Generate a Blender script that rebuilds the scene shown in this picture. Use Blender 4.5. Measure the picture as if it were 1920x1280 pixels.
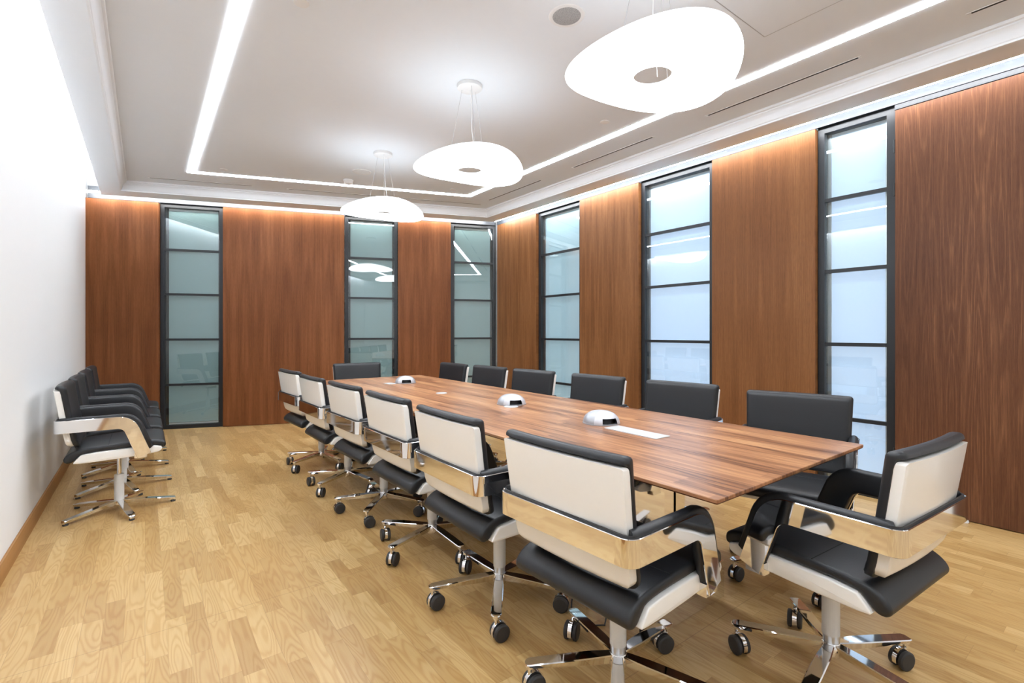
import bpy, math, random
from mathutils import Vector, Matrix
random.seed(7)
PI = math.pi
for o in list(bpy.data.objects):
    bpy.data.objects.remove(o, do_unlink=True)
scene = bpy.context.scene
COL = scene.collection

# ------------------------------------------------------------------ camera
F_PX, CAM_H, YAW = 914.0, 1.2, math.atan((960 - 272) / 914.0)
cam_d = bpy.data.cameras.new('camera')
cam_d.sensor_width = 36.0
cam_d.sensor_fit = 'HORIZONTAL'
cam_d.lens = F_PX / 1920 * 36.0
cam_d.shift_y = -18.0 / 1920
cam_d.clip_start = 0.05
cam = bpy.data.objects.new('camera', cam_d)
cam.location = (0, 0, CAM_H)
cam.rotation_euler = (PI / 2, 0, -YAW)
COL.objects.link(cam)
scene.camera = cam

# ------------------------------------------------------------------ world, exposure
w = bpy.data.worlds.new('world')
scene.world = w
w.use_nodes = True
w.node_tree.nodes['Background'].inputs[0].default_value = (0.8, 0.88, 1, 1)
w.node_tree.nodes['Background'].inputs[1].default_value = 0.5
vs = scene.view_settings
vs.view_transform = 'Standard'
vs.look = 'None'
vs.gamma = 1
vs.use_curve_mapping = False
vs.exposure = 1.38

# light levels (emission strength of the lit fittings)
E_LAMP, E_TAPE, E_COVE, E_SLOT, E_SLOT_BACK, E_WIN_R, E_WIN_B = 4.6, 14.0, 11.0, 30.0, 24.0, 0.26, 0.035

# ------------------------------------------------------------------ materials
def new_mat(name):
    m = bpy.data.materials.new(name)
    m.use_nodes = True
    nt = m.node_tree
    b = nt.nodes['Principled BSDF']
    return m, nt, b

def pbr(name, col, rough=0.5, metal=0.0, coat=0.0, noise=0.0, nscale=60, bump=0.0, spec=0.5):
    m, nt, b = new_mat(name)
    b.inputs['Base Color'].default_value = (*col, 1)
    b.inputs['Roughness'].default_value = rough
    b.inputs['Metallic'].default_value = metal
    b.inputs['Specular IOR Level'].default_value = spec
    if coat:
        b.inputs['Coat Weight'].default_value = coat
        b.inputs['Coat Roughness'].default_value = 0.06
    tc = nt.nodes.new('ShaderNodeTexCoord')
    nz = nt.nodes.new('ShaderNodeTexNoise')
    nz.inputs['Scale'].default_value = nscale
    nz.inputs['Detail'].default_value = 4
    nt.links.new(tc.outputs['Object'], nz.inputs['Vector'])
    if noise:
        mx = nt.nodes.new('ShaderNodeMix'); mx.data_type = 'RGBA'
        mx.inputs[6].default_value = (*[c * (1 - noise) for c in col], 1)
        mx.inputs[7].default_value = (*[min(1, c * (1 + noise)) for c in col], 1)
        nt.links.new(nz.outputs['Fac'], mx.inputs[0])
        nt.links.new(mx.outputs[2], b.inputs['Base Color'])
    if bump:
        bp = nt.nodes.new('ShaderNodeBump')
        bp.inputs['Strength'].default_value = bump
        bp.inputs['Distance'].default_value = 0.001
        nt.links.new(nz.outputs['Fac'], bp.inputs['Height'])
        nt.links.new(bp.outputs[0], b.inputs['Normal'])
    return m

def emis(name, col, strength, base=(0.8, 0.8, 0.8)):
    m, nt, b = new_mat(name)
    b.inputs['Base Color'].default_value = (*base, 1)
    b.inputs['Roughness'].default_value = 0.4
    b.inputs['Emission Color'].default_value = (*col, 1)
    b.inputs['Emission Strength'].default_value = strength
    return m

class NT:
    """small node-graph writer"""
    def __init__(s, nt): s.nt = nt
    def n(s, t, **kw):
        x = s.nt.nodes.new(t)
        for k, v in kw.items(): setattr(x, k, v)
        return x
    def link(s, a, b): s.nt.links.new(a, b)
    def val(s, sock, v):
        if hasattr(v, 'is_output') or hasattr(v, 'links'): s.link(v, sock)
        else: sock.default_value = v
    def m(s, op, a, b=None, c=None):
        x = s.n('ShaderNodeMath', operation=op)
        s.val(x.inputs[0], a)
        if b is not None: s.val(x.inputs[1], b)
        if c is not None: s.val(x.inputs[2], c)
        return x.outputs[0]
    def vec(s, x, y, z):
        c = s.n('ShaderNodeCombineXYZ')
        s.val(c.inputs[0], x); s.val(c.inputs[1], y); s.val(c.inputs[2], z)
        return c.outputs[0]
    def noise(s, v, scale=1.0, detail=3.0, rough=0.5, dist=0.0):
        x = s.n('ShaderNodeTexNoise')
        s.link(v, x.inputs['Vector'])
        x.inputs['Scale'].default_value = scale
        x.inputs['Detail'].default_value = detail
        x.inputs['Roughness'].default_value = rough
        x.inputs['Distortion'].default_value = dist
        return x.outputs['Fac']
    def white(s, v):
        x = s.n('ShaderNodeTexWhiteNoise', noise_dimensions='3D')
        s.link(v, x.inputs['Vector'])
        return x.outputs['Value']
    def ramp(s, f, stops):
        x = s.n('ShaderNodeValToRGB')
        s.link(f, x.inputs[0])
        e = x.color_ramp.elements
        while len(e) > len(stops): e.remove(e[-1])
        while len(e) < len(stops): e.new(0.5)
        for i, (p, c) in enumerate(stops):
            e[i].position = p; e[i].color = (*c, 1)
        return x.outputs[0]
    def mix(s, f, a, b, mode='MIX'):
        x = s.n('ShaderNodeMix', data_type='RGBA', blend_type=mode)
        s.val(x.inputs[0], f)
        for sock, v in ((x.inputs[6], a), (x.inputs[7], b)):
            if isinstance(v, tuple): sock.default_value = (*v, 1)
            else: s.link(v, sock)
        return x.outputs[2]
    def bump(s, h, strength, dist, b):
        x = s.n('ShaderNodeBump')
        x.inputs['Strength'].default_value = strength
        x.inputs['Distance'].default_value = dist
        s.link(h, x.inputs['Height'])
        s.link(x.outputs[0], b.inputs['Normal'])

def walnut(name, seed, c_dark, c_mid, c_light, leaf=0.15, contour=15.0, rough=0.42, ring_w=0.11, ring_p=1.0):
    """book-matched veneer, grain running up local Z, width along local X"""
    m, nt, b = new_mat(name)
    g = NT(nt)
    tc = g.n('ShaderNodeTexCoord')
    sp = g.n('ShaderNodeSeparateXYZ'); g.link(tc.outputs['Object'], sp.inputs[0])
    x, z = sp.outputs[0], sp.outputs[2]
    u = g.m('PINGPONG', x, leaf)
    li = g.m('FLOOR', g.m('DIVIDE', x, leaf * 2))
    n1 = g.noise(g.vec(g.m('MULTIPLY', u, 8.0), g.m('ADD', g.m('MULTIPLY', z, 0.42), seed), g.m('MULTIPLY', li, 0.11)), 1, 2.5, .5)
    rings = g.m('SINE', g.m('MULTIPLY', n1, contour * 6.28))
    rings = g.m('POWER', g.m('MULTIPLY_ADD', rings, 0.5, 0.5), ring_p)
    fine = g.noise(g.vec(g.m('MULTIPLY', u, 160.0), g.m('MULTIPLY', z, 2.2), seed), 1, 4, .6)
    pores = g.noise(g.vec(g.m('MULTIPLY', x, 420.0), g.m('MULTIPLY', z, 16.0), seed + 3), 1, 2, .6)
    broad = g.noise(g.vec(g.m('MULTIPLY', x, 3.2), g.m('MULTIPLY', z, 0.55), seed + 9), 1, 3, .5)
    f = g.m('ADD', g.m('MULTIPLY', rings, ring_w), g.m('MULTIPLY', fine, 0.52))
    f = g.m('ADD', f, g.m('MULTIPLY', broad, 0.40))
    col = g.ramp(f, [(0.30, c_dark), (0.54, c_mid), (0.80, c_light)])
    dark = g.ramp(pores, [(0.40, (0.72, 0.70, 0.68)), (0.56, (1, 1, 1))])
    col = g.mix(0.55, col, dark, 'MULTIPLY')
    g.link(col, b.inputs['Base Color'])
    b.inputs['Roughness'].default_value = rough
    b.inputs['Specular IOR Level'].default_value = 0.2
    return m

def oak_floor():
    m, nt, b = new_mat('oak_parquet')
    g = NT(nt)
    tc = g.n('ShaderNodeTexCoord')
    sp = g.n('ShaderNodeSeparateXYZ'); g.link(tc.outputs['Object'], sp.inputs[0])
    x, y = sp.outputs[0], sp.outputs[1]
    W, L = 0.0685, 0.40
    xs = g.m('DIVIDE', x, W)
    si = g.m('FLOOR', xs)
    bi = g.m('FLOOR', g.m('DIVIDE', xs, 3.0))
    r1 = g.white(g.vec(si, 3.3, 1.7))
    off = g.m('MULTIPLY', r1, L)
    ys = g.m('DIVIDE', g.m('ADD', y, off), L)
    yi = g.m('FLOOR', ys)
    rnd = g.white(g.vec(si, yi, 0.5))
    rnd2 = g.white(g.vec(yi, si, 7.5))
    # grain: contour lines of a stretched noise, re-seeded for every block
    n1 = g.noise(g.vec(g.m('MULTIPLY', x, 15.0), g.m('MULTIPLY', y, 1.9), g.m('MULTIPLY', rnd, 41.0)), 1, 1.5, .4)
    rings = g.m('MULTIPLY_ADD', g.m('SINE', g.m('MULTIPLY', n1, 85.0)), 0.5, 0.5)
    rings = g.m('POWER', rings, 2.0)
    fine = g.noise(g.vec(g.m('MULTIPLY', x, 260.0), g.m('MULTIPLY', y, 9.0), rnd2), 1, 3, .6)
    broad = g.noise(g.vec(g.m('MULTIPLY', x, 8.0), g.m('MULTIPLY', y, 2.0), g.m('MULTIPLY', rnd, 9.0)), 1, 2, .5)
    f = g.m('ADD', g.m('MULTIPLY', rnd, 0.42), g.m('MULTIPLY', fine, 0.22))
    f = g.m('ADD', f, g.m('MULTIPLY', broad, 0.36))
    col = g.ramp(f, [(0.20, (0.430, 0.255, 0.092)), (0.50, (0.545, 0.352, 0.143)), (0.80, (0.665, 0.465, 0.215))])
    col = g.mix(g.m('MULTIPLY', rings, 0.42), col, (0.72, 0.53, 0.30), 'MULTIPLY')
    # joints
    fx = g.m('ABSOLUTE', g.m('SUBTRACT', g.m('FRACT', xs), 0.5))
    fb = g.m('ABSOLUTE', g.m('SUBTRACT', g.m('FRACT', g.m('DIVIDE', xs, 3.0)), 0.5))
    fy = g.m('ABSOLUTE', g.m('SUBTRACT', g.m('FRACT', ys), 0.5))
    jx = g.m('MULTIPLY', g.m('GREATER_THAN', fx, 0.492), 0.22)
    jb = g.m('MULTIPLY', g.m('GREATER_THAN', fb, 0.4962), 0.42)
    jy = g.m('MULTIPLY', g.m('GREATER_THAN', fy, 0.4982), 0.35)
    # board ends that line up in one seam every 1.3 m
    fe = g.m('ABSOLUTE', g.m('SUBTRACT', g.m('FRACT', g.m('DIVIDE', g.m('ADD', y, 0.19), 1.3)), 0.5))
    je = g.m('MULTIPLY', g.m('GREATER_THAN', fe, 0.4989), 0.45)
    j = g.m('MAXIMUM', g.m('MAXIMUM', jx, jb), g.m('MAXIMUM', jy, je))
    col = g.mix(j, col, (0.20, 0.10, 0.035))
    g.link(col, b.inputs['Base Color'])
    rr = g.m('MULTIPLY_ADD', fine, 0.14, 0.26)
    g.link(rr, b.inputs['Roughness'])
    b.inputs['Specular IOR Level'].default_value = 0.45
    g.bump(fine, 0.10, 0.0006, b)
    return m

def table_wood():
    m, nt, b = new_mat('walnut_tabletop')
    g = NT(nt)
    tc = g.n('ShaderNodeTexCoord')
    sp = g.n('ShaderNodeSeparateXYZ'); g.link(tc.outputs['Object'], sp.inputs[0])
    x, y = sp.outputs[0], sp.outputs[1]
    xs = g.m('DIVIDE', x, 0.085)
    si = g.m('FLOOR', xs)
    r0 = g.white(g.vec(si, 2.0, 5.0))
    ys = g.m('DIVIDE', g.m('ADD', y, g.m('MULTIPLY', r0, 1.4)), 1.4)
    yi = g.m('FLOOR', ys)
    rnd = g.white(g.vec(si, yi, 1.5))
    n1 = g.noise(g.vec(g.m('MULTIPLY', x, 12.0), g.m('MULTIPLY', y, 0.9), g.m('MULTIPLY', rnd, 31.0)), 1, 2.5, .5)
    rings = g.m('MULTIPLY_ADD', g.m('SINE', g.m('MULTIPLY', n1, 52.0)), 0.5, 0.5)
    fine = g.noise(g.vec(g.m('MULTIPLY', x, 150.0), g.m('MULTIPLY', y, 3.0), rnd), 1, 4, .6)
    broad = g.noise(g.vec(g.m('MULTIPLY', x, 14.0), g.m('MULTIPLY', y, 1.1), g.m('MULTIPLY', rnd, 17.0)), 1, 3, .55)
    f = g.m('ADD', g.m('MULTIPLY', rings, 0.12), g.m('MULTIPLY', fine, 0.26))
    f = g.m('ADD', f, g.m('MULTIPLY', broad, 0.48))
    f = g.m('ADD', f, g.m('MULTIPLY', rnd, 0.20))
    col = g.ramp(f, [(0.34, (0.115, 0.046, 0.024)), (0.45, (0.29, 0.128, 0.060)), (0.58, (0.43, 0.205, 0.098)), (0.74, (0.58, 0.32, 0.150))])
    g.link(col, b.inputs['Base Color'])
    b.inputs['Roughness'].default_value = 0.30
    b.inputs['Specular IOR Level'].default_value = 0.5
    return m

def clear_glass(name, tint):
    m, nt, b = new_mat(name)
    g = NT(nt)
    out = nt.nodes['Material Output']
    nt.nodes.remove(b)
    tr = g.n('ShaderNodeBsdfTransparent'); tr.inputs[0].default_value = (*tint, 1)
    gl = g.n('ShaderNodeBsdfGlossy'); gl.inputs['Roughness'].default_value = 0.015
    gl.inputs[0].default_value = (1, 1, 1, 1)
    lw = g.n('ShaderNodeLayerWeight'); lw.inputs['Blend'].default_value = 0.5
    frv = g.m('MULTIPLY_ADD', g.m('POWER', lw.outputs['Facing'], 3.5), 0.65, 0.055)
    ms = g.n('ShaderNodeMixShader')
    g.link(frv, ms.inputs[0]); g.link(tr.outputs[0], ms.inputs[1]); g.link(gl.outputs[0], ms.inputs[2])
    g.link(ms.outputs[0], out.inputs[0])
    return m

def speaker_grille(name):
    m, nt, b = new_mat(name)
    g = NT(nt)
    tc = g.n('ShaderNodeTexCoord')
    v = g.n('ShaderNodeTexVoronoi'); v.inputs['Scale'].default_value = 230
    g.link(tc.outputs['Object'], v.inputs['Vector'])
    col = g.ramp(v.outputs['Distance'], [(0.2, (0.22, 0.22, 0.22)), (0.5, (0.42, 0.42, 0.42))])
    g.link(col, b.inputs['Base Color'])
    b.inputs['Roughness'].default_value = 0.6
    return m

M = dict(
    wall=pbr('white_wall_paint', (0.84, 0.845, 0.85), 0.75, noise=0.01, nscale=30, spec=0.2),
    ceil=pbr('white_ceiling_paint', (0.80, 0.835, 0.875), 0.8, noise=0.01, nscale=20, spec=0.15),
    corn=pbr('cornice_plaster', (0.84, 0.865, 0.90), 0.7, noise=0.01, nscale=20, spec=0.2),
    floor=oak_floor(),
    table=table_wood(),
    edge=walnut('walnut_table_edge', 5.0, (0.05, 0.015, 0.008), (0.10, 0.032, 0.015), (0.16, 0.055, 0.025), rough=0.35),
    skirt=walnut('oak_baseboard', 2.0, (0.30, 0.14, 0.045), (0.40, 0.20, 0.07), (0.50, 0.28, 0.11), leaf=0.4, contour=5),
    frame=pbr('anthracite_metal', (0.011, 0.0135, 0.017), 0.42, 0.0, noise=0.05, nscale=40),
    black=pbr('black_gap', (0.008, 0.008, 0.009), 0.6, noise=0.1),
    glass=clear_glass('clear_glass', (0.93, 0.97, 0.97)),
    scr_r=emis('frosted_screen_daylit', (0.56, 0.69, 0.95), E_WIN_R, base=(0.38, 0.45, 0.56)),
    scr_m=emis('frosted_screen_cool', (0.52, 0.68, 0.80), E_WIN_R * 0.5, base=(0.34, 0.44, 0.50)),
    scr_b=emis('frosted_screen_dim', (0.55, 0.72, 0.74), E_WIN_B, base=(0.18, 0.245, 0.25)),
    leather=pbr('black_leather', (0.0125, 0.0135, 0.016), 0.42, noise=0.12, nscale=300, bump=0.25),
    shell=pbr('cream_lacquer_shell', (0.90, 0.875, 0.83), 0.28, coat=0.4, noise=0.01),
    chrome=pbr('polished_chrome', (0.86, 0.86, 0.87), 0.045, 1.0, noise=0.01, nscale=8),
    column=pbr('light_grey_column', (0.70, 0.70, 0.69), 0.3, noise=0.02),
    sleeve=pbr('satin_aluminium', (0.62, 0.63, 0.65), 0.32, 0.85, noise=0.03, nscale=90),
    rubber=pbr('dark_rubber', (0.035, 0.035, 0.037), 0.55, noise=0.1, nscale=120),
    silver=pbr('silver_plastic', (0.40, 0.41, 0.44), 0.36, 0.35, noise=0.02),
    silver2=pbr('pale_silver_plastic', (0.56, 0.56, 0.59), 0.38, 0.2, noise=0.02),
    alu=pbr('brushed_aluminium_plate', (0.55, 0.56, 0.57), 0.45, 0.3, noise=0.05, nscale=150),
    whitep=pbr('white_plastic', (0.82, 0.82, 0.82), 0.4, noise=0.01),
    grille=speaker_grille('speaker_grille'),
    cable=pbr('black_cable', (0.012, 0.012, 0.013), 0.5, noise=0.05),
    wire=pbr('suspension_wire', (0.55, 0.55, 0.56), 0.4, 0.5, noise=0.02),
    lamp=emis('glowing_lamp_shade', (0.87, 0.935, 1.0), E_LAMP, base=(0.9, 0.9, 0.9)),
    lampt=emis('lamp_shade_top', (0.87, 0.935, 1.0), E_LAMP * 0.18, base=(0.9, 0.9, 0.9)),
    tape=emis('light_tape', (0.87, 0.935, 1.0), E_TAPE),
    cove=emis('cove_tape', (0.87, 0.935, 1.0), E_COVE),
    slot=emis('slot_tape', (0.97, 0.98, 1.0), E_SLOT),
    slotb=emis('slot_tape_back', (1.0, 0.97, 0.93), E_SLOT_BACK),
    refl=pbr('pale_slot_reflector', (0.060, 0.068, 0.080), 0.5, 0.0, noise=0.02),
)
WAL = [walnut('walnut_veneer_%s' % n, s, d, mi, l, leaf=lf, contour=ct, ring_w=rw, ring_p=rp) for n, s, d, mi, l, lf, ct, rw, rp in (
    ('red', 1.0, (0.108, 0.034, 0.0110), (0.200, 0.070, 0.0230), (0.310, 0.125, 0.048), 0.125, 3.5, .13, 1.0),
    ('amber', 21.0, (0.110, 0.040, 0.0140), (0.195, 0.080, 0.0270), (0.300, 0.140, 0.056), 0.135, 4, .15, 1.0),
    ('tan', 33.0, (0.125, 0.046, 0.0150), (0.205, 0.084, 0.0290), (0.300, 0.140, 0.054), 0.110, 3, .10, 1.0),
    ('brown', 44.0, (0.085, 0.034, 0.0170), (0.145, 0.060, 0.0290), (0.310, 0.150, 0.070), 0.30, 12, .10, 3.0))]

# ------------------------------------------------------------------ mesh helpers
class MB:
    def __init__(s): s.v = []; s.f = []; s.fl = []; s.mi = []; s.cur = 0; s.flat = False
    def add(s, vs, fs, flat=None):
        k = len(s.v); s.v += [tuple(p) for p in vs]
        for f in fs:
            s.f.append(tuple(i + k for i in f)); s.fl.append(s.flat if flat is None else flat); s.mi.append(s.cur)
    def box(s, x0, x1, y0, y1, z0, z1):
        x0, x1 = sorted((x0, x1)); y0, y1 = sorted((y0, y1)); z0, z1 = sorted((z0, z1))
        s.add([(x0, y0, z0), (x1, y0, z0), (x1, y1, z0), (x0, y1, z0), (x0, y0, z1), (x1, y0, z1), (x1, y1, z1), (x0, y1, z1)],
              [(0, 3, 2, 1), (4, 5, 6, 7), (0, 1, 5, 4), (1, 2, 6, 5), (2, 3, 7, 6), (3, 0, 4, 7)], True)
    def hexa(s, a, b):
        """prism between two equal-length loops"""
        n = len(a)
        s.add(a + b, [tuple(range(n))[::-1], tuple(range(n, 2 * n))] + [(i, (i + 1) % n, n + (i + 1) % n, n + i) for i in range(n)], True)
    def lathe(s, prof, c=(0, 0, 0), seg=24, axis='z', capped=True):
        vs, fs = [], []
        n = len(prof)
        for i in range(seg):
            a = 2 * PI * i / seg
            for r, h in prof:
                p = (r * math.cos(a), r * math.sin(a), h)
                if axis == 'x': p = (h, p[0], p[1])
                if axis == 'y': p = (p[1], h, p[0])
                vs.append((p[0] + c[0], p[1] + c[1], p[2] + c[2]))
        for i in range(seg):
            j = (i + 1) % seg
            for k in range(n - 1):
                fs.append((i * n + k, j * n + k, j * n + k + 1, i * n + k + 1))
        if capped:
            fs.append(tuple(i * n for i in range(seg))[::-1]); fs.append(tuple(i * n + n - 1 for i in range(seg)))
        s.add(vs, fs)
    def tube(s, pts, r, seg=8):
        pts = [Vector(p) for p in pts]; rings = []
        for i, p in enumerate(pts):
            t = (pts[min(i + 1, len(pts) - 1)] - pts[max(i - 1, 0)]).normalized()
            up = Vector((0, 0, 1)) if abs(t.z) < .9 else Vector((1, 0, 0))
            a = t.cross(up).normalized(); b = t.cross(a)
            rr = r[i] if isinstance(r, (list, tuple)) else r
            rings.append([p + a * rr * math.cos(2 * PI * k / seg) + b * rr * math.sin(2 * PI * k / seg) for k in range(seg)])
        vs = [q for ring in rings for q in ring]
        fs = [(i * seg + k, i * seg + (k + 1) % seg, (i + 1) * seg + (k + 1) % seg, (i + 1) * seg + k) for i in range(len(pts) - 1) for k in range(seg)]
        fs.append(tuple(range(seg))); fs.append(tuple(len(vs) - seg + k for k in range(seg))[::-1])
        s.add(vs, fs)
    def loops(s, rings, closed=True, cap=True):
        """skin a list of equal rings"""
        n = len(rings[0]); vs = [q for r in rings for q in r]; fs = []
        for i in range(len(rings) - 1):
            for k in range(n if closed else n - 1):
                fs.append((i * n + k, i * n + (k + 1) % n, (i + 1) * n + (k + 1) % n, (i + 1) * n + k))
        s.add(vs, fs)
        if cap:
            k0 = len(s.v) - len(vs)
            s.f.append(tuple(k0 + k for k in range(n))[::-1]); s.fl.append(True); s.mi.append(s.cur)
            s.f.append(tuple(k0 + len(vs) - n + k for k in range(n))); s.fl.append(True); s.mi.append(s.cur)
    def build(s, name, mat, parent=None, label=None, recalc=True):
        me = bpy.data.meshes.new(name)
        me.from_pydata(s.v, [], s.f)
        for p, fl, mi in zip(me.polygons, s.fl, s.mi):
            p.use_smooth = not fl; p.material_index = mi
        for mm in (mat if isinstance(mat, (list, tuple)) else [mat]): me.materials.append(mm)
        me.update()
        if recalc:
            import bmesh
            bm = bmesh.new(); bm.from_mesh(me)
            bmesh.ops.recalc_face_normals(bm, faces=bm.faces)
            bm.to_mesh(me); bm.free()
        me.set_sharp_from_angle(angle=math.radians(32))
        o = bpy.data.objects.new(name, me); COL.objects.link(o)
        if parent: o.parent = parent
        if label: o['label'] = label
        return o

def tag(o, label=None, cat=None, group=None, kind=None):
    if label: o['label'] = label
    if cat: o['category'] = cat
    if group: o['group'] = group
    if kind: o['kind'] = kind
    return o
def empty(name, loc=(0, 0, 0), rz=0.0):
    o = bpy.data.objects.new(name, None); COL.objects.link(o)
    o.empty_display_size = 0.1
    o.location = loc; o.rotation_euler = (0, 0, rz)
    return o
def kids(o): return [c for c in bpy.data.objects if c.parent == o]
def copy_tree(o, parent=None):
    c = o.copy(); COL.objects.link(c); c.parent = parent
    for ch in KIDS[o.name]:
        copy_tree(bpy.data.objects[ch], c)
    return c
KIDS = {}
def index_kids():
    KIDS.clear()
    for o in bpy.data.objects: KIDS.setdefault(o.name, [])
    for o in bpy.data.objects:
        if o.parent: KIDS[o.parent.name].append(o.name)

def offset_poly(poly, d):
    """inward offset of a polygon of 2-D points"""
    n = len(poly); area = sum(poly[i][0] * poly[(i + 1) % n][1] - poly[(i + 1) % n][0] * poly[i][1] for i in range(n))
    sg = 1 if area > 0 else -1; out = []
    for i in range(n):
        a, b, c = Vector(poly[i - 1]), Vector(poly[i]), Vector(poly[(i + 1) % n])
        e1, e2 = (b - a).normalized(), (c - b).normalized()
        n1, n2 = Vector((-e1.y, e1.x)) * sg, Vector((-e2.y, e2.x)) * sg
        nn = n1 + n2
        k = d / max(0.35, (nn.length / 2) ** 2) if nn.length > 1e-6 else d
        out.append(tuple(b + nn / 2 * k))
    return out
def smooth_poly(p, it=1):
    for _ in range(it):
        q = []
        for i in range(len(p)):
            a, b = p[i], p[(i + 1) % len(p)]
            q.append((a[0] * .75 + b[0] * .25, a[1] * .75 + b[1] * .25)); q.append((a[0] * .25 + b[0] * .75, a[1] * .25 + b[1] * .75))
        p = q
    return p
def prism_y(mb, prof, half, r, n=4):
    """profile in (x, z), extruded across y with rounded ends"""
    secs = []
    for s in (-1, 1):
        st = [(s * (half - r + r * math.sin(t)), r * (1 - math.cos(t))) for t in [PI / 2 * i / n for i in range(n + 1)]]
        if s < 0: st = st[::-1]
        secs += st
    rings = [[(x, y, z) for x, z in (offset_poly(prof, ins) if ins > 1e-6 else prof)] for y, ins in secs]
    mb.loops(rings)

# ------------------------------------------------------------------ room outline
XL, XR, YF = -0.56, 4.16, -2.2
LC, RC = Vector((-0.56, 7.58)), Vector((4.16, 5.92))
BD = (RC - LC).normalized(); BN = Vector((-BD.y, BD.x))       # along the back wall; away from the room
BANG = math.atan2(BD.y, BD.x)
def ring(dl, db, dr, df):
    """corners (left-front, left-back, right-back, right-front) at inward distances"""
    xl, xr, yf = XL + dl, XR - dr, YF + df
    p = LC - BN * db
    f = lambda x: p.y + (x - p.x) * BD.y / BD.x
    return [(xl, yf), (xl, f(xl)), (xr, f(xr)), (xr, yf)]
def flat_ring(mb, A, B, z0, z1):
    """frame-shaped slab between outline A (outer) and B (inner)"""
    for i in range(4):
        j = (i + 1) % 4
        q = [A[i], A[j], B[j], B[i]]
        mb.hexa([(x, y, z0) for x, y in q], [(x, y, z1) for x, y in q])
ZS, ZC, ZP = 2.80, 2.91, 2.775       # soffit, main ceiling, top of the wood panels

# floor
mb = MB(); o4 = ring(-.3, -.3, -.3, -.3)
mb.hexa([(x, y, -.1) for x, y in o4], [(x, y, 0) for x, y in o4])
tag(mb.build('floor', M['floor']), kind='structure')
# walls
mb = MB(); mb.box(XL - .2, XL, YF - .2, 7.9, 0, 3.1)
tag(mb.build('wall_left', M['wall']), kind='structure')
mb = MB(); mb.box(XL, XR + .3, YF - .2, YF, 0, 3.1)
tag(mb.build('wall_front', M['wall']), kind='structure')
mb = MB(); mb.box(XR + .125, XR + .3, YF, 6.3, 0, 3.1)
mb.box(XR + .0, XR + .125, YF, -0.36, 0, 3.1)
tag(mb.build('wall_right', M['wall']), kind='structure')
mb = MB(); mb.box(-.1, 5.25, .125, .3, 0, 3.1)
o = mb.build('wall_back', M['wall']); o.location = (LC.x, LC.y, 0); o.rotation_euler.z = BANG
tag(o, kind='structure')
# main ceiling, soffit frame, cornice
mb = MB()
B = ring(.335, .345, .325, .33)
Bout = ring(.20, .345, .325, .33)
mb.hexa([(x, y, ZC) for x, y in ring(.15, .30, .28, .28)], [(x, y, ZC + .1) for x, y in ring(.15, .30, .28, .28)])
tag(mb.build('ceiling', M['ceil']), kind='structure')
mb = MB()
flat_ring(mb, ring(.150, .112, .112, .15), B, ZS, ZC + .02)
tag(mb.build('trim_1', M['ceil']), kind='structure')
mb = MB()                                                       # slot lids above the wall-wash slots
outer = ring(-.05, -.15, -.15, -.05)
flat_ring(mb, outer, ring(.16, .13, .13, .16), 3.02, 3.1)
tag(mb.build('trim_2', M['ceil']), kind='structure')
prof = [(-.004, ZS - .002), (.006, ZS), (.006, ZS + .012), (.012, ZS + .016), (.018, ZS + .032), (.022, ZS + .055), (.030, ZS + .072), (.043, ZS + .082), (.043, ZS + .090), (.056, ZS + .094), (.060, ZS + .104), (.060, ZS + .1105), (-.004, ZS + .1105)]
mb = MB()
rings = []
for k in range(5):
    i = k % 4
    rings.append([(*ring(.335 + d, .345 + d, .325 + d, .33 + d)[i], z) for d, z in prof])
for k in range(4):
    mb.flat = False
    n = len(prof)
    mb.add(rings[k] + rings[k + 1], [(a, (a + 1) % n, n + (a + 1) % n, n + a) for a in range(n)], True)
tag(mb.build('trim_3', M['corn']), kind='structure')

# right and back light slots: a bright tape and a paler diffuser beside it, above the panels
def strip(name, c0, c1, inset0, inset1, z0, z1, mat, side):
    mb = MB()
    A = ring(.5, inset0, inset0, .5); Bq = ring(.5, inset1, inset1, .5)
    return mb
def slot_fixture(side):
    if side == 'right':
        q = lambda i0, i1, ya: [(XR - i0, -.34), (XR - i0, RC.y - ya * 0 - .02 + (i0 * .35) * 0 - i0 * .9), (XR - i1, RC.y - .02 - i1 * .9), (XR - i1, -.34)]
        mt = M['slot']; lab = 'long white light slot along the ceiling above the right-hand panels and windows'
    else:
        def q(i0, i1, ya):
            u0, u1a, u1b = .02, 4.98 - i0 * 1.15, 4.98 - i1 * 1.15
            P = lambda u, i: tuple(LC + BD * u - BN * i)
            return [P(u0, i0), P(u1a, i0), P(u1b, i1), P(u0, i1)]
        mt = M['slotb']; lab = 'light slot along the ceiling above the back wall panels'
    e = empty('slot_light', (XR - .06, 2, ZS) if side == 'right' else (*(LC + BD * 2.5 - BN * .06), ZS), 0)
    tag(e, lab, 'light strip', kind=None)
    inv = Vector(e.location)
    def part(nm, i0, i1, z0, z1, mat):
        mb = MB(); pts = q(i0, i1, 0)
        mb.hexa([(x - inv.x, y - inv.y, z0 - inv.z) for x, y in pts], [(x - inv.x, y - inv.y, z1 - inv.z) for x, y in pts])
        return mb.build(nm, mat, e)
    if side == 'right':
        part('light_tape', .110, .088, ZS + .002, ZS + .012, mt)
    else:
        part('light_tape', .110, .106, ZS + .012, ZS + .040, mt)
    part('reflector', -.004, -.018, ZP + .004, ZS + .12, M['refl'])
slot_fixture('right'); slot_fixture('back')

# left cove: tape lying in the slot beside the soffit, washing the wall
e = empty('cove_light', (XL + .14, 2.5, ZS + .12)); tag(e, 'hidden bright cove light washing the top of the white left wall', 'cove light')
mb = MB(); mb.box(-.006, .006, -4.5, 4.75, -.045, .02); mb.build('light_tape', M['cove'], e)

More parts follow.
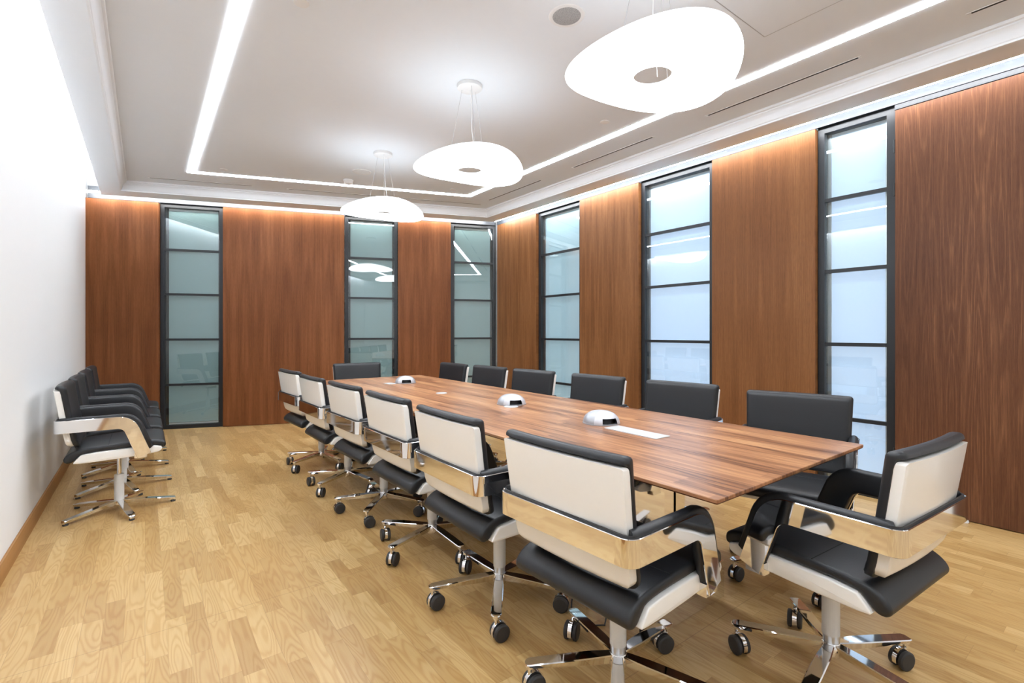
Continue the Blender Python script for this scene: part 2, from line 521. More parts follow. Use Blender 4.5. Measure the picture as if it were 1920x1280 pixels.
# recessed ceiling tape rectangle
A = ring(.955 - .0325, .958 - .0325, .907 - .0325, .9); Bq = ring(.955 + .0325, .958 + .0325, .907 + .0325, .965)
mb = MB(); flat_ring(mb, A, Bq, ZC - .004, ZC - .0005)
o = mb.build('ceiling_light_line', M['tape']); tag(o, 'thin continuous line of white light running in a rectangle on the ceiling', 'ceiling light')

# ------------------------------------------------------------------ baseboard
mb = MB()
mb.hexa([(XL, YF, 0), (XL + .016, YF, 0), (XL + .016, YF, .075), (XL + .010, YF, .088), (XL, YF, .09)],
        [(XL, 7.56, 0), (XL + .016, 7.55, 0), (XL + .016, 7.55, .075), (XL + .010, 7.55, .088), (XL, 7.56, .09)])
o = mb.build('baseboard_left', M['skirt']); tag(o, kind='structure')

# ------------------------------------------------------------------ panels and windows
def wall_frame(side):
    if side == 'back': return (LC.x, LC.y, 0), BANG
    return (RC.x, RC.y, 0), -PI / 2
def place(o, side, u):
    loc, rz = wall_frame(side)
    o.location = Vector(loc) + Matrix.Rotation(rz, 3, 'Z') @ Vector((u, 0, 0)); o.rotation_euler.z = rz
def panel(side, u0, u1, mat, label):
    mb = MB(); wd = u1 - u0
    b = .0015
    mb.hexa([(0, 0.0, .004), (wd, 0.0, .004), (wd, .06, .004), (0, .06, .004)], [(0, 0.0, ZP), (wd, 0.0, ZP), (wd, .06, ZP), (0, .06, ZP)])
    o = mb.build('wood_wall_panel', mat); place(o, side, u0)
    tag(o, label, 'wall panel', 'walnut panels between the windows')
    return o
panel('back', 0.002, .732, WAL[0], 'narrow walnut wall panel in the far left corner beside the white wall')
panel('back', 1.425, 2.872, WAL[0], 'widest walnut wall panel on the back wall, between its first and second windows')
panel('back', 3.585, 4.325, WAL[0], 'walnut wall panel on the back wall directly left of the corner window')
panel('right', 0.03, .925, WAL[1], 'walnut wall panel on the right wall in the far corner of the room')
panel('right', 1.743, 2.612, WAL[1], 'walnut wall panel on the right wall between the two windows furthest from the camera')
panel('right', 3.448, 4.310, WAL[2], 'walnut wall panel on the right wall next to the narrow window by the wooden door')
MUL = [.545, 1.105, 1.665, 2.215]
def window(n, side, u0, u1, scr, near_post=.045, far_post=.045):
    root = empty('window_%d' % n); place(root, side, u0); tag(root, kind='structure')
    wd = u1 - u0; d0, d1 = .042, .12; top = 2.79
    mb = MB()
    mb.box(0, far_post, d0, d1, 0, top); mb.box(wd - near_post, wd, d0, d1, 0, top)
    mb.box(far_post, wd - near_post, d0, d1, 0, .045); mb.box(far_post, wd - near_post, d0, d1, top - .055, top)
    for z in MUL: mb.box(far_post, wd - near_post, d0 + .006, d0 + .034, z - .0135, z + .0135)
    mb.build('window_frame', M['frame'], root)
    mb = MB(); mb.box(far_post - .004, wd - near_post + .004, d0 + .018, d0 + .022, .04, top - .05)
    mb.build('glass_pane', M['glass'], root)
    mb = MB(); g = .026
    mb.box(far_post + g, wd - near_post - g, d1 - .012, d1 - .004, .07, top - .085)
    mb.build('frosted_screen', scr, root)
    mb = MB()
    for a, b2 in ((far_post, far_post + g - .001), (wd - near_post - g + .001, wd - near_post)):
        mb.box(a, b2, d1 - .012, d1 - .003, .045, top - .055)
    mb.build('screen_edge', M['sleeve' if side == 'right' else 'frame'], root)
window(1, 'back', .737, 1.420, M['scr_b'])
window(2, 'back', 2.882, 3.580, M['scr_b'])
window(3, 'back', 4.333, 5.010, M['scr_b'])
window(4, 'right', .930, 1.738, M['scr_m'])
window(5, 'right', 2.617, 3.443, M['scr_r'])
window(6, 'right', 4.315, 4.808, M['scr_r'], near_post=.052)
# door leaf (walnut) beyond the last window, with its frame head and hinges
root = empty('door_1'); place(root, 'right', 4.812); tag(root, kind='structure')
mb = MB(); mb.box(0.004, 1.46, 0.0, .05, .006, 2.735); mb.build('door_leaf', WAL[3], root)
mb = MB(); mb.box(-.002, 1.468, .012, .12, 2.742, 2.79); mb.box(0, 1.468, .004, .012, 2.742, 2.752); mb.build('door_frame', M['frame'], root)
mb = MB(); mb.box(0, 1.46, .10, .12, 0, 2.74); mb.build('door_backing', M['black'], root)
for z in (2.49, 2.19, .35):
    mb = MB(); mb.lathe([(.006, z - .045), (.006, z + .045)], (-.003, .004, 0), 10); mb.build('hinge', M['frame'], root)

mb = MB(); mb.lathe([(.016, 0), (.018, .006), (.014, .018), (.006, .024)], (XR - .035, .735, 0), 14)
o = mb.build('door_stop', M['whitep']); tag(o, 'small white door stop on the floor at the foot of the wooden door', 'door stop')

# ------------------------------------------------------------------ table
tx0, tx1, ty0, ty1, TH = 1.25, 2.347, .727, 4.76, .74
root = empty('conference_table', ((tx0 + tx1) / 2, (ty0 + ty1) / 2, 0))
tag(root, 'long rectangular walnut conference table with a thin edge on polished steel legs', 'conference table')
hx, hy = (tx1 - tx0) / 2, (ty1 - ty0) / 2
def rrect(hx, hy, r, n=4):
    p = []
    for cx, cy, a0 in ((hx - r, hy - r, 0), (-hx + r, hy - r, 90), (-hx + r, -hy + r, 180), (hx - r, -hy + r, 270)):
        for k in range(n + 1):
            a = math.radians(a0 + 90 * k / n); p.append((cx + r * math.cos(a), cy + r * math.sin(a)))
    return p
mb = MB()
R0 = rrect(hx, hy, .006); mb.flat = True
rg = [[(x, y, TH - .0015) for x, y in R0], [(x, y, TH) for x, y in rrect(hx - .0015, hy - .0015, .006)]]
mb.loops([[(x, y, TH - .010) for x, y in R0]] + rg)
mb.build('tabletop', M['table'], root)
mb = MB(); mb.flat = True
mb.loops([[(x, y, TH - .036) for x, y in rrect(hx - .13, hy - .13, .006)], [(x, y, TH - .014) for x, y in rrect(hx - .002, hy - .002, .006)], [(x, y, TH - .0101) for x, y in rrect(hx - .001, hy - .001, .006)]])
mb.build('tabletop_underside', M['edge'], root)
for sgn in (-1, 1):
    yc = sgn * (hy - .60)
    mb = MB()
    for dx in (-.075, .005): mb.box(dx, dx + .064, yc - .09, yc + .09, .16, TH - .036)
    mb.build('leg', M['chrome'], root)
    mb = MB(); mb.box(-.30, .30, yc - .14, yc + .14, 0.002, .165); mb.build('foot_box', M['chrome'], root)
mb = MB(); mb.box(-.05, .05, -hy + .75, hy - .75, TH - .085, TH - .040); mb.build('under_beam', M['frame'], root)

# domes and plates on the table
def dome(x, y, rz, label):
    root = empty('table_power_dome', (x, y, TH), rz); tag(root, label, 'power dome', 'silver power domes along the table centre')
    a, b, h = .098, .090, .060
    mb = MB(); vs = []; fs = []; NU, NV = 40, 12
    for j in range(NV + 1):
        t = PI / 2 * j / NV
        for i in range(NU):
            p = 2 * PI * i / NU
            r = math.cos(t) ** .82
            vs.append((a * r * math.cos(p), b * r * math.sin(p), .004 + h * math.sin(t)))
    def hole(i, j): return j < 4 and (i in (37, 38, 39, 0, 1, 2))
    for j in range(NV):
        for i in range(NU):
            if hole(i, j): continue
            fs.append((j * NU + i, j * NU + (i + 1) % NU, (j + 1) * NU + (i + 1) % NU, (j + 1) * NU + i))
    mb.add(vs, fs)
    for k, (f) in enumerate(mb.f):
        i = f[0] % NU
        mb.mi[k] = 1 if (6 <= i <= 12 or 27 <= i <= 33) else 0
    mb.build('housing', [M['silver2'], M['silver']], root, recalc=False)
    mb = MB(); mb.lathe([(.070, .004), (.058, .040), (.02, .052)], (0, 0, 0), 24); mb.build('socket_recess', M['black'], root)
    mb = MB(); mb.lathe([(.094, 0), (.094, .005)], (0, 0, 0), 32); mb.build('base_ring', M['silver'], root)
    return root
dome(1.845, 1.70, math.radians(-108), 'silver power dome nearest the camera on the table, beside a long metal plate')
dome(1.87, 2.49, math.radians(-108), 'silver power dome in the middle of the table, over a small round plate')
dome(1.88, 4.10, math.radians(-108), 'silver power dome at the far end of the table')
def plate(name, pts, label, cat='cable cover'):
    mb = MB(); mb.hexa([(x, y, TH) for x, y in pts], [(x, y, TH + .003) for x, y in pts])
    o = mb.build(name, M['alu']); tag(o, label, cat); return o
plate('cable_cover_plate', [(1.745, 1.295), (1.845, 1.295), (1.85, 1.595), (1.75, 1.595)], 'long pale metal plate set in the table in front of the nearest power dome')
plate('cable_cover_plate', [(1.70, 4.05), (1.775, 4.05), (1.775, 4.17), (1.70, 4.17)], 'small pale metal plate in the table left of the far power dome')
for (x, y, r, lb) in ((1.80, 2.40, .045, 'round metal cable grommet partly under the middle power dome'), (1.777, 3.24, .042, 'round metal cable grommet alone between the middle and far power domes')):
    mb = MB(); mb.lathe([(r, TH), (r, TH + .002), (r - .003, TH + .003)], (x, y, 0), 28)
    o = mb.build('cable_grommet', M['alu']); tag(o, lb, 'cable grommet')

# ------------------------------------------------------------------ chairs
def interp(x, pts):
    if x <= pts[0][0]: return pts[0][1]
    for (a, va), (b, vb) in zip(pts, pts[1:]):
        if x <= b: 
            t = (x - a) / (b - a); return va + (vb - va) * t
    return pts[-1][1]
BACK_PTS = [(.49, -.236), (.51, -.247), (.54, -.256), (.60, -.266), (.68, -.280), (.78, -.295), (.88, -.309)]
def xback(y, z): return interp(z, BACK_PTS) + .20 * y * y - .009
def edge_w(z, z0, z1, w, rb, rt):
    """half width of a rounded rectangle at height z"""
    if z < z0 + rb: d = rb - (z - z0); return w - rb + math.sqrt(max(0, rb * rb - d * d))
    if z > z1 - rt: d = rt - (z1 - z); return w - rt + math.sqrt(max(0, rt * rt - d * d))
    return w
def back_slab(mb, z0, z1, w0, w1, rb, rt, front, rear, r_edge):
    """curved slab; front/rear(y,z,d) give the x offset of both faces at edge distance d"""
    zs = sorted(set([z0 + (z1 - z0) * k / 14 for k in range(15)] + [z0 + rb * (1 - math.cos(PI / 2 * k / 5)) for k in range(6)] + [z1 - rt * (1 - math.cos(PI / 2 * k / 4)) for k in range(5)]))
    us = [-1, -.985, -.965, -.93, -.87, -.75, -.5, -.25, 0, .25, .5, .75, .87, .93, .965, .985, 1]
    F, R = [], []
    for z in zs:
        wz = edge_w(z, z0, z1, w0 + (w1 - w0) * (z - z0) / (z1 - z0), rb, rt)
        for u in us:
            y = u * wz
            d = min((1 - abs(u)) * wz, z - z0, z1 - z)
            F.append((xback(y, z) + front(y, z, d), y, z)); R.append((xback(y, z) + rear(y, z, d), y, z))
    n, m2 = len(us), len(zs); k = len(F)
    fs = []
    for j in range(m2 - 1):
        for i in range(n - 1):
            a = j * n + i
            fs.append((a, a + 1, a + n + 1, a + n)); fs.append((k + a, k + a + n, k + a + n + 1, k + a + 1))
    for j in range(m2 - 1):
        for i in (0, n - 1):
            a = j * n + i; fs.append((a, a + n, k + a + n, k + a))
    for i in range(n - 1):
        for j in (0, m2 - 1):
            a = j * n + i; fs.append((a, a + 1, k + a + 1, k + a))
    mb.add(F + R, fs)
def rnd(d, r): 
    t = max(0.0, min(1.0, d / r)); return math.sqrt(max(0, 1 - (1 - t) ** 2))

def band_frames(t0, t1, n_side=None):
    """frames (centre, width dir, outward normal) of the arm loop on side +y, from the rear centre to the front foot"""
    fr = []
    yb, xb, rc, zc, hs = .272, -.296, .035, .625, .075
    fr.append((Vector((xb, 0, zc)), Vector((0, 0, 1)), Vector((-1, 0, 0)), 0))
    fr.append((Vector((xb, yb - rc - .02, zc)), Vector((0, 0, 1)), Vector((-1, 0, 0)), 0))
    for k in range(7):
        a = PI / 2 * k / 6
        fr.append((Vector((xb + rc - rc * math.cos(a), yb - rc + rc * math.sin(a), zc)), Vector((0, 0, 1)), Vector((-math.cos(a), math.sin(a), 0)), 1 if k > 0 else 0))
    fr.append((Vector((-.15, yb + .003, zc)), Vector((0, 0, 1)), Vector((0, 1, 0)), 2))
    for k in range(9):
        ph = math.radians(70) * k / 8
        c = Vector((0.0 + .078 * math.sin(ph), yb + .006, zc - .078 + .078 * math.cos(ph)))
        fr.append((c, Vector((math.sin(ph), 0, math.cos(ph))), Vector((0, 1, 0)), 3))
    ph = math.radians(70); c = fr[-1][0]
    for l in (.08, .150, .185):
        fr.append((c + Vector((math.cos(ph) * l, -.010 * l / .185, -math.sin(ph) * l)), Vector((math.sin(ph), 0, math.cos(ph))), Vector((0, 1, 0)), 4))
    return fr

def make_chair(wall_kind=False):
    name = 'meeting_chair' if wall_kind else 'swivel_chair'
    root = empty(name)
    # --- seat cushion and pan
    prof = [(.246, .430), (.254, .450), (.246, .476), (.20, .490), (.08, .493), (-.06, .483), (-.15, .479), (-.205, .470), (-.240, .450), (-.260, .424), (-.256, .402),
            (-.238, .392), (-.216, .398), (-.198, .420), (-.172, .447), (0.0, .452), (.20, .452), (.222, .434)]
    mb = MB(); prism_y(mb, smooth_poly(prof, 2), .236, .014)
    for sx in (-.004,):
        pass
    cush = mb.build('seat', M['leather'], root)
    mb = MB()
    for x in (-.045,):                                    # the stitched seam across the seat
        mb.tube([(x, -.228, .4845), (x, .228, .4845)], .0016, 6)
    mb.build('seam', M['black'], cush)
    prof = [(.234, .420), (.224, .449), (.10, .4515), (-.170, .4465), (-.194, .420), (-.214, .397), (-.207, .388), (-.10, .388), (.05, .392), (.20, .402)]
    mb = MB(); prism_y(mb, smooth_poly(prof, 1), .245, .006, 3); mb.build('seat_shell', M['shell'], root)
    # --- backrest
    mb = MB()
    back_slab(mb, .483, .872, .236, .250, .045, .018,
              lambda y, z, d: .033 + .030 * rnd(d, .026),
              lambda y, z, d: .032 - .024 * max(0, min(1, (z - .843) / .004)) * rnd(d + .001, .022), .02)
    mb.build('backrest', M['leather'], root)
    mb = MB()
    back_slab(mb, .492, .844, .232, .246, .045, .010, lambda y, z, d: .0315, lambda y, z, d: .031 - .030 * rnd(.236 + .013 * (z - .49) / .35 - abs(y) + .005, .016) * (1 if z > .52 else rnd(z - .488, .03)), .01)
    mb.build('backrest_shell', M['shell'], root)
    # --- chrome arm loop
    fr = band_frames(0, 1)
    full = [(c * 1, w, n) for c, w, n, k in fr]
    mir = [(Vector((c.x, -c.y, c.z)), w, Vector((n.x, -n.y, n.z))) for c, w, n, k in fr[1:]][::-1]
    mb = MB(); mb.flat = False
    allf = mir + full; hw = .0385; th = .0035; rings = []
    for c, w, n in allf:
        rings.append([c + w * hw + n * (th * .3), c + w * (hw - .0015) + n * th, c - w * (hw - .0015) + n * th, c - w * hw + n * (th * .3), c - w * (hw - .0015) - n * th, c + w * (hw - .0015) - n * th])
    k0 = len(mb.f); mb.loops(rings)
    mb.build('armrest', M['chrome'], root)
    # thin liner behind the backrest
    mb = MB(); mb.flat = True; rings = []
    lin = [f for f in mir if f[0].x < -.25] + [f for f in full if f[0].x < -.25]
    for c, w, n in lin:
        rings.append([c + w * .044 - n * .0045, c - w * .034 - n * .0045, c - w * .034 - n * .0105, c + w * .044 - n * .0105])
    mb.loops(rings); mb.build('armrest_liner', M['leather'], root)
    # padded arms
    for s in (1, -1):
        rings = []
        side = [(Vector((c.x, c.y, c.z)), w, n, k) for c, w, n, k in fr if k >= 1]
        m2 = len(side)
        for i, (c, w, n, k) in enumerate(side):
            if k == 1 and c.x < -.285: continue
            g = min(1.0, .30 + .25 * max(0, i - 1)) if k < 3 else 1.0
            T = .036 * g if k < 4 else .036 - .004 * (i - (m2 - 3))
            top = .052 if k < 3 else (.052 + .012 * min(1, max(0, (c.x) / .05)) if k == 3 else .064)
            bot = -.036
            if i >= m2 - 1: continue
            pr = []
            hw2, hh, rr = T / 2, (top - bot) / 2, min(T * .42, .013)
            cn, cw = -(.0042 + hw2), (top + bot) / 2
            for qx, qz, a0 in ((hw2 - rr, hh - rr, 0), (-hw2 + rr, hh - rr, 90), (-hw2 + rr, -hh + rr, 180), (hw2 - rr, -hh + rr, 270)):
                for kk in range(4):
                    a = math.radians(a0 + 30 * kk); pr.append((cn + qx + rr * math.cos(a), cw + qz + rr * math.sin(a)))
            ring_ = [c + n * p + w * q for p, q in pr]
            rings.append([Vector((v.x, s * v.y, v.z)) for v in ring_])
        # rounded ends
        def shrink(rg, f, push):
            cc = sum(rg, Vector()) / len(rg); return [cc + (v - cc) * f + push for v in rg]
        d0 = (rings[0][0] - rings[1][0]).normalized() * .006; d1 = (rings[-1][0] - rings[-2][0]).normalized() * .008
        rings = [shrink(rings[0], .6, d0)] + rings + [shrink(rings[-1], .7, d1)]
        mb = MB(); mb.loops(rings); mb.build('armrest_pad', M['leather'], root)
        mb = MB(); mb.box(.085, .150, s * .236, s * .269, .385, .425); mb.build('arm_bracket', M['chrome'], root)
    # --- under-seat block and column
    if not wall_kind:
        mb = MB(); mb.box(-.07, .10, -.06, .06, .355, .392); mb.build('seat_mechanism', M['black'], root)
        mb = MB(); mb.lathe([(.0275, .150), (.0275, .36)], seg=28); mb.build('column', M['column'], root)
        mb = MB(); mb.lathe([(.0215, .085), (.0255, .150), (.0270, .152)], seg=28); mb.build('column_sleeve', M['sleeve'], root)
        mb = MB(); mb.lathe([(.030, .078), (.034, .088), (.034, .112), (.027, .124)], seg=20); mb.build('hub', M['chrome'], root)
    else:
        mb = MB(); mb.box(-.07, .10, -.05, .05, .358, .392); mb.build('seat_mechanism', M['black'], root)
        mb = MB(); mb.lathe([(.0275, .030), (.0275, .235), (.025, .240)], seg=28); mb.build('column', M['column'], root)
        mb = MB(); mb.lathe([(.0125, .238), (.0125, .36)], seg=18); mb.build('gas_rod', M['chrome'], root)
        mb = MB(); mb.lathe([(.030, .030), (.036, .040), (.034, .062), (.028, .066)], seg=20); mb.build('hub', M['chrome'], root)
    # --- five legs
    base = []
    for k in range(5):
        a = 2 * PI * k / 5
        ca, sa = math.cos(a), math.sin(a)
        mb = MB(); rings = []
        R = .312 if not wall_kind else .318
        if not wall_kind:
            secs = [(.020, .016, .122, .032), (.10, .022, .119, .028), (.20, .0225, .114, .023), (R - .012, .0215, .108, .018), (R - .001, .017, .106, .014), (R + .004, .009, .104, .010)]
        else:
            secs = [(.020, .018, .068, .030), (.10, .021, .060, .026), (.20, .0220, .047, .023), (R - .030, .0215, .036, .021), (R - .006, .0185, .032, .021), (R, .010, .026, .012)]
        for r, hw3, zt, h in secs:
            pr = [(-hw3, zt - .003), (-hw3 + .003, zt), (hw3 - .003, zt), (hw3, zt - .003), (hw3 * .55, zt - h), (-hw3 * .55, zt - h)]
            rings.append([(r * ca - q * sa, r * sa + q * ca, z) for q, z in pr])
        mb.flat = True
        mb.loops(rings)
        leg = mb.build('leg', M['chrome'], root); base.append(leg)
        if wall_kind:
            mb = MB(); rr = R - .018; mb.lathe([(.014, 0.0), (.016, .004), (.013, .014)], (rr * ca, rr * sa, 0), 14)
            mb.build('glide', M['rubber'], leg)
        else:
            rr = R - .012; al = a + random.uniform(-1.2, 1.2)
            cx, cy = rr * ca, rr * sa
            mb = MB()
            mb.lathe([(.016, .090), (.016, .100), (.012, .104)], (cx, cy, 0), 16)
            mb.lathe([(.0065, .060), (.0065, .092)], (cx, cy, 0), 10)
            ox, oy = cx - .016 * math.cos(al), cy - .016 * math.sin(al)
            # hood between the twin wheels
            pr = []
            for q in range(9):
                t = math.radians(-20 + 220 * q / 8); pr.append((.036 * math.cos(t), .036 + .0375 * math.sin(t)))
            A1 = []; A2 = []
            for x, z in pr:
                for yy, L_ in ((-.0075, A1), (.0075, A2)):
                    L_.append((ox + x * math.cos(al) - yy * math.sin(al), oy + x * math.sin(al) + yy * math.cos(al), z))
            mb.hexa(A1, A2)
            cast = mb.build('caster', M['chrome'], root); base.append(cast)
            mb = MB()
            for yy in (-.0175, .0175):
                vs0 = MB(); vs0.lathe([(.010, -.0085), (.028, -.0085), (.0335, -.005), (.0335, .005), (.028, .0085), (.010, .0085)], (0, 0, 0), 20, axis='y')
                pts = []
                for x, y, z in vs0.v:
                    y += yy
                    pts.append((ox + x * math.cos(al) - y * math.sin(al), oy + x * math.sin(al) + y * math.cos(al), z + .0337))
                mb.add(pts, vs0.f)
            mb.build('wheel', M['rubber'], cast)
            base.append(kids(cast)[0])
    return root

def spin_base(root, deg):
    """turn the five-star foot of one chair relative to its seat"""
    for c in kids(root):
        if c.name.split('.')[0] in ('leg', 'caster'): c.rotation_euler.z = math.radians(deg)

proto = make_chair(False)
protow = make_chair(True)
bpy.context.view_layer.update()
index_kids()
# hub x, hub y, facing (deg), base spin in world (deg), label
ROW_L, ROW_R, ROW_W = 'chairs along the left side of the table', 'chairs along the right side of the table', 'chairs standing against the white wall'
CH = [
    (1.274, 1.098, 3, 4, 'cream-backed swivel chair nearest the camera, seen from behind at the left corner of the table', ROW_L),
    (1.274, 1.786, .5, 16, 'cream-backed swivel chair seen from behind, second from the near end of the table left side', ROW_L),
    (1.290, 2.460, 1.4, 55, 'cream-backed swivel chair seen from behind, third from the near end of the table left side', ROW_L),
    (1.288, 3.150, 2.5, 12, 'cream-backed swivel chair seen from behind, fourth from the near end of the table left side', ROW_L),
    (1.266, 3.815, 1.5, 68, 'cream-backed swivel chair seen from behind, fifth from the near end of the table left side', ROW_L),
    (1.272, 4.550, 4, 66, 'cream-backed swivel chair seen from behind, furthest one on the left side of the table', ROW_L),
    (2.540, 1.103, 195, 10, 'black swivel chair nearest the camera on the right side, by the table corner', ROW_R),
    (2.530, 1.849, 187, 40, 'black leather swivel chair facing the camera, second from the near end of the right side', ROW_R),
    (2.485, 2.551, 185, 22, 'black leather swivel chair facing the camera, third from the near end of the right side', ROW_R),
    (2.420, 3.237, 185.5, 55, 'black leather swivel chair facing the camera, fourth from the near end of the right side', ROW_R),
    (2.375, 3.852, 183.5, 12, 'black leather swivel chair facing the camera, fifth from the near end of the right side', ROW_R),
    (2.320, 4.444, 182, 35, 'black leather swivel chair facing the camera, furthest one on the right side of the table', ROW_R),
    (1.780, 4.835, -93, 30, 'black leather swivel chair at the far head of the table, before the back wall', 'chairs at the two heads of the table'),
    (1.912, 0.690, 86, 44, 'swivel chair at the near head of the table, cream back towards the camera', 'chairs at the two heads of the table'),
]
for i, (x, y, f, b, lab, grp) in enumerate(CH):
    c = proto if i == 0 else copy_tree(proto)
    c.location = (x, y, 0); c.rotation_euler = (0, 0, math.radians(f))
    tag(c, lab, 'office chair', grp)
    CH[i] = (c, b - f)
WL = ['black chair with cream sides against the white wall, the one nearest the camera', 'black chair against the white wall, second from the camera in its row',
      'black chair against the white wall, third from the camera in its row', 'black chair against the white wall, last of its row beside the wood panel']
CW = []
for i, y in enumerate((4.235, 4.85, 5.46, 6.07)):
    c = protow if i == 0 else copy_tree(protow)
    c.location = (-.14, y, 0); c.rotation_euler = (0, 0, 0)
    tag(c, WL[i], 'chair', ROW_W); CW.append((c, -4 + (0, 3, -2, 1)[i]))
bpy.context.view_layer.update()
for c, b in CH + CW: spin_base(c, b)

# ------------------------------------------------------------------ pendant lamps
def lamp(x, y, zc, rot, label):
    root = empty('pendant_lamp', (x, y, zc), 0); tag(root, label, 'pendant lamp', 'wavy white disc lamps over the table')
    mb = MB(); vs = []; fs = []; NU, NV = 72, 28
    R, rh = .378, .080
    for i in range(NU):
        th = 2 * PI * i / NU
        Rr = R * (1 + .035 * math.cos(2 * (th - rot)) + .02 * math.cos(3 * (th - rot)))
        for j in range(NV):
            t = 2 * PI * j / NV
            m2 = (Rr + rh) / 2; hr = (Rr - rh) / 2
            cx = math.cos(t); sx = math.sin(t)
            r = m2 + hr * math.copysign(abs(cx) ** .85, cx)
            q = max(0, (r - rh) / (Rr - rh))
            thick = .040 * (.55 + .45 * min(1, q * 2.2)) * (1 - .2 * q)
            z = thick * math.copysign(abs(sx) ** .8, sx)
            bowl = .030 * q ** 2
            ph = th + YAW; wave = (-.026 * math.sin(2 * ph) - .014 * math.cos(2 * ph) - .010) * q ** 1.5
            vs.append((r * math.cos(th), r * math.sin(th), z + bowl + wave))
    for i in range(NU):
        for j in range(NV):
            a = i * NV + j; b = i * NV + (j + 1) % NV; c = ((i + 1) % NU) * NV + (j + 1) % NV; d = ((i + 1) % NU) * NV + j
            fs.append((a, b, c, d))
    mb.add(vs, fs)
    for k, f in enumerate(mb.f):
        j = k % NV
        if j < NV // 2: mb.mi[k] = 1                          # the opaque upper half of the shade lets less light out
    mb.build('lamp_shade', [M['lamp'], M['lampt']], root)
    top = ZC - zc
    mb = MB(); mb.lathe([(.02, top - .028), (.078, top - .028), (.086, top - .024), (.086, top - .0005)], seg=32); mb.build('canopy', M['whitep'], root)
    for k in range(3):
        a = rot + 2 * PI * k / 3
        mb = MB(); mb.tube([(.055 * math.cos(a), .055 * math.sin(a), top - .026), (.16 * math.cos(a), .16 * math.sin(a), .035)], .0012, 6)
        mb.build('suspension_wire', M['wire'], root)
    mb = MB(); mb.tube([(.01, 0, top - .026), (.03, .02, top * .5), (.075, .03, .03)], .002, 6); mb.build('power_cord', M['whitep'], root)
    return root
LR = math.radians(12)
lamp(1.775, 1.335, 2.322, LR, 'large wavy white glowing disc lamp nearest the camera, with a grey hole in its centre')
lamp(1.80, 2.88, 2.322, LR, 'wavy white glowing disc lamp in the middle of the row of three')
lamp(1.82, 4.47, 2.342, LR, 'wavy white glowing disc lamp furthest from the camera, before the back wall')

# ------------------------------------------------------------------ small ceiling things
def ceiling_disc(name, x, y, prof, mat, label, cat, seg=32, inner=None):
    root = empty(name, (x, y, ZC)); tag(root, label, cat)
    mb = MB(); mb.lathe(prof, seg=seg); mb.build('rim' if inner else 'cover', mat, root)
    if inner:
        mb = MB(); mb.lathe(inner[0], seg=seg); mb.build('grille', inner[1], root)
    return root
spk = [(.075, -.004), (.088, -.005), (.096, -.003), (.098, -.0003)]
gr = ([(.005, -.0062), (.070, -.0062), (.078, -.0035)], M['grille'])
ceiling_disc('ceiling_speaker', 1.823, 1.93, spk, M['whitep'], 'round grey ceiling speaker beside the nearest pendant lamp', 'speaker', inner=gr)
ceiling_disc('ceiling_speaker', 1.85, 5.13, spk, M['whitep'], 'pale round ceiling speaker near the far edge of the light rectangle', 'speaker', inner=([(.005, -.006), (.070, -.006), (.078, -.0035)], M['whitep']))
ceiling_disc('smoke_detector', 1.83, 5.50, [(.055, -.0005), (.055, -.012), (.048, -.018), (.040, -.040), (.030, -.046)], M['whitep'], 'small white smoke detector on the ceiling beyond the pale speaker', 'smoke detector', inner=([(.046, -.019), (.038, -.022), (.038, -.030), (.041, -.034)], M['grille']))
for x, y, lb in ((.648, 2.68, 'small round white ceiling cover near the left light line'), (2.99, 2.716, 'small round white ceiling cover right of the nearest lamp'),
                 (.664, 5.93, 'small round white ceiling cover in the far left corner of the light rectangle'), (2.957, 5.10, 'small round white ceiling cover in the far right corner of the light rectangle')):
    ceiling_disc('sprinkler_cover', x, y, [(.038, -.0004), (.038, -.005), (.034, -.007)], M['whitep'], lb, 'sprinkler cover', 24)

def slot_vent(pa, pb, wdt, label):
    a, b = Vector(pa), Vector(pb); d = (b - a).normalized(); n = Vector((-d.y, d.x))
    mid = (a + b) / 2; L_ = (b - a).length / 2
    root = empty('slot_vent', (mid.x, mid.y, ZC), math.atan2(d.y, d.x)); tag(root, label, 'air vent', 'slot vents in the ceiling')
    mb = MB(); mb.box(-L_, L_, -wdt / 2, wdt / 2, -.0022, -.0004); mb.build('slot', M['black'], root)
    mb = MB()
    for s in (-1, 1): mb.box(-L_ - .02, L_ + .02, s * (wdt / 2 + .0005), s * (wdt / 2 + .004), -.0024, -.0003)
    mb.build('vent_frame', M['whitep'], root)
slot_vent((3.553, 1.131), (3.553, 2.144), .016, 'longest dark slot vent in the ceiling at upper right, beside the nearest lamp')
slot_vent((3.560, 2.682), (3.560, 3.662), .016, 'dark slot vent in the ceiling above the middle right-hand window')
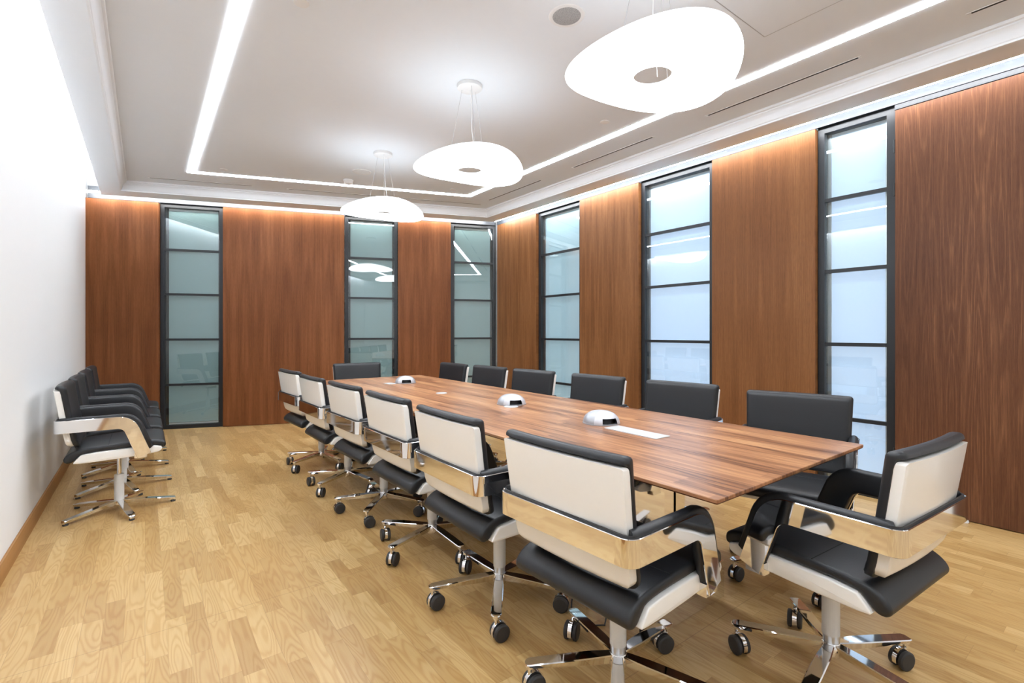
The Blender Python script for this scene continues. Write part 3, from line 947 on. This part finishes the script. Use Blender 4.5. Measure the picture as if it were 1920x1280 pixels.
slot_vent((3.565, 4.201), (3.565, 5.230), .016, 'dark slot vent in the ceiling nearest the far right corner')
slot_vent((3.540, -.40), (3.540, .607), .016, 'dark slot vent in the ceiling cut by the top edge of the photo at right')
def bw(u, d): return tuple(LC + BD * u - BN * d)
slot_vent(bw(.85, .60), bw(1.86, .60), .014, 'thin slot vent over the back wall at its left end')
slot_vent(bw(2.26, .60), bw(3.26, .60), .014, 'thin slot vent over the middle of the back wall')
slot_vent(bw(3.55, .60), bw(4.62, .60), .014, 'thin slot vent over the back wall at its right end')
# access hatch
mb = MB()
x0, x1, y1, y0 = 2.29, 2.87, 1.378, .75
for a in ((x0, x1, y1 - .002, y1 + .002), (x0, x1, y0 - .002, y0 + .002), (x0 - .002, x0 + .002, y0, y1), (x1 - .002, x1 + .002, y0, y1)):
    mb.box(*a, ZC - .0012, ZC - .0004)
root = empty('ceiling_hatch', (0, 0, 0)); root.location = (2.58, 1.06, ZC)
tag(root, 'flush square access hatch in the ceiling right of the nearest lamp', 'access hatch')
o = mb.build('joint', M['wire'], root); o.data.transform(Matrix.Translation((-2.58, -1.06, -ZC)))

# ------------------------------------------------------------------ cables
def cable(pts, label, r=.0028):
    P = [Vector(p) for p in pts]; out = []
    for i in range(len(P) - 1):
        p0, p1, p2, p3 = P[max(i - 1, 0)], P[i], P[i + 1], P[min(i + 2, len(P) - 1)]
        for k in range(8):
            t = k / 8
            out.append(.5 * ((2 * p1) + (-p0 + p2) * t + (2 * p0 - 5 * p1 + 4 * p2 - p3) * t * t + (-p0 + 3 * p1 - 3 * p2 + p3) * t ** 3))
    out.append(P[-1])
    mb = MB(); mb.tube(out, r, 8); o = mb.build('cable', M['cable']); tag(o, label, 'cable', None)
cable([(1.62, 1.9, .70), (1.58, 1.72, .655), (1.60, 1.52, .650), (1.66, 1.42, .62), (1.70, 1.50, .3), (1.66, 1.62, .01), (1.55, 1.60, .004), (1.42, 1.45, .004), (1.50, 1.36, .004)],
      'black cable hanging from under the table to the floor behind the nearest chair')
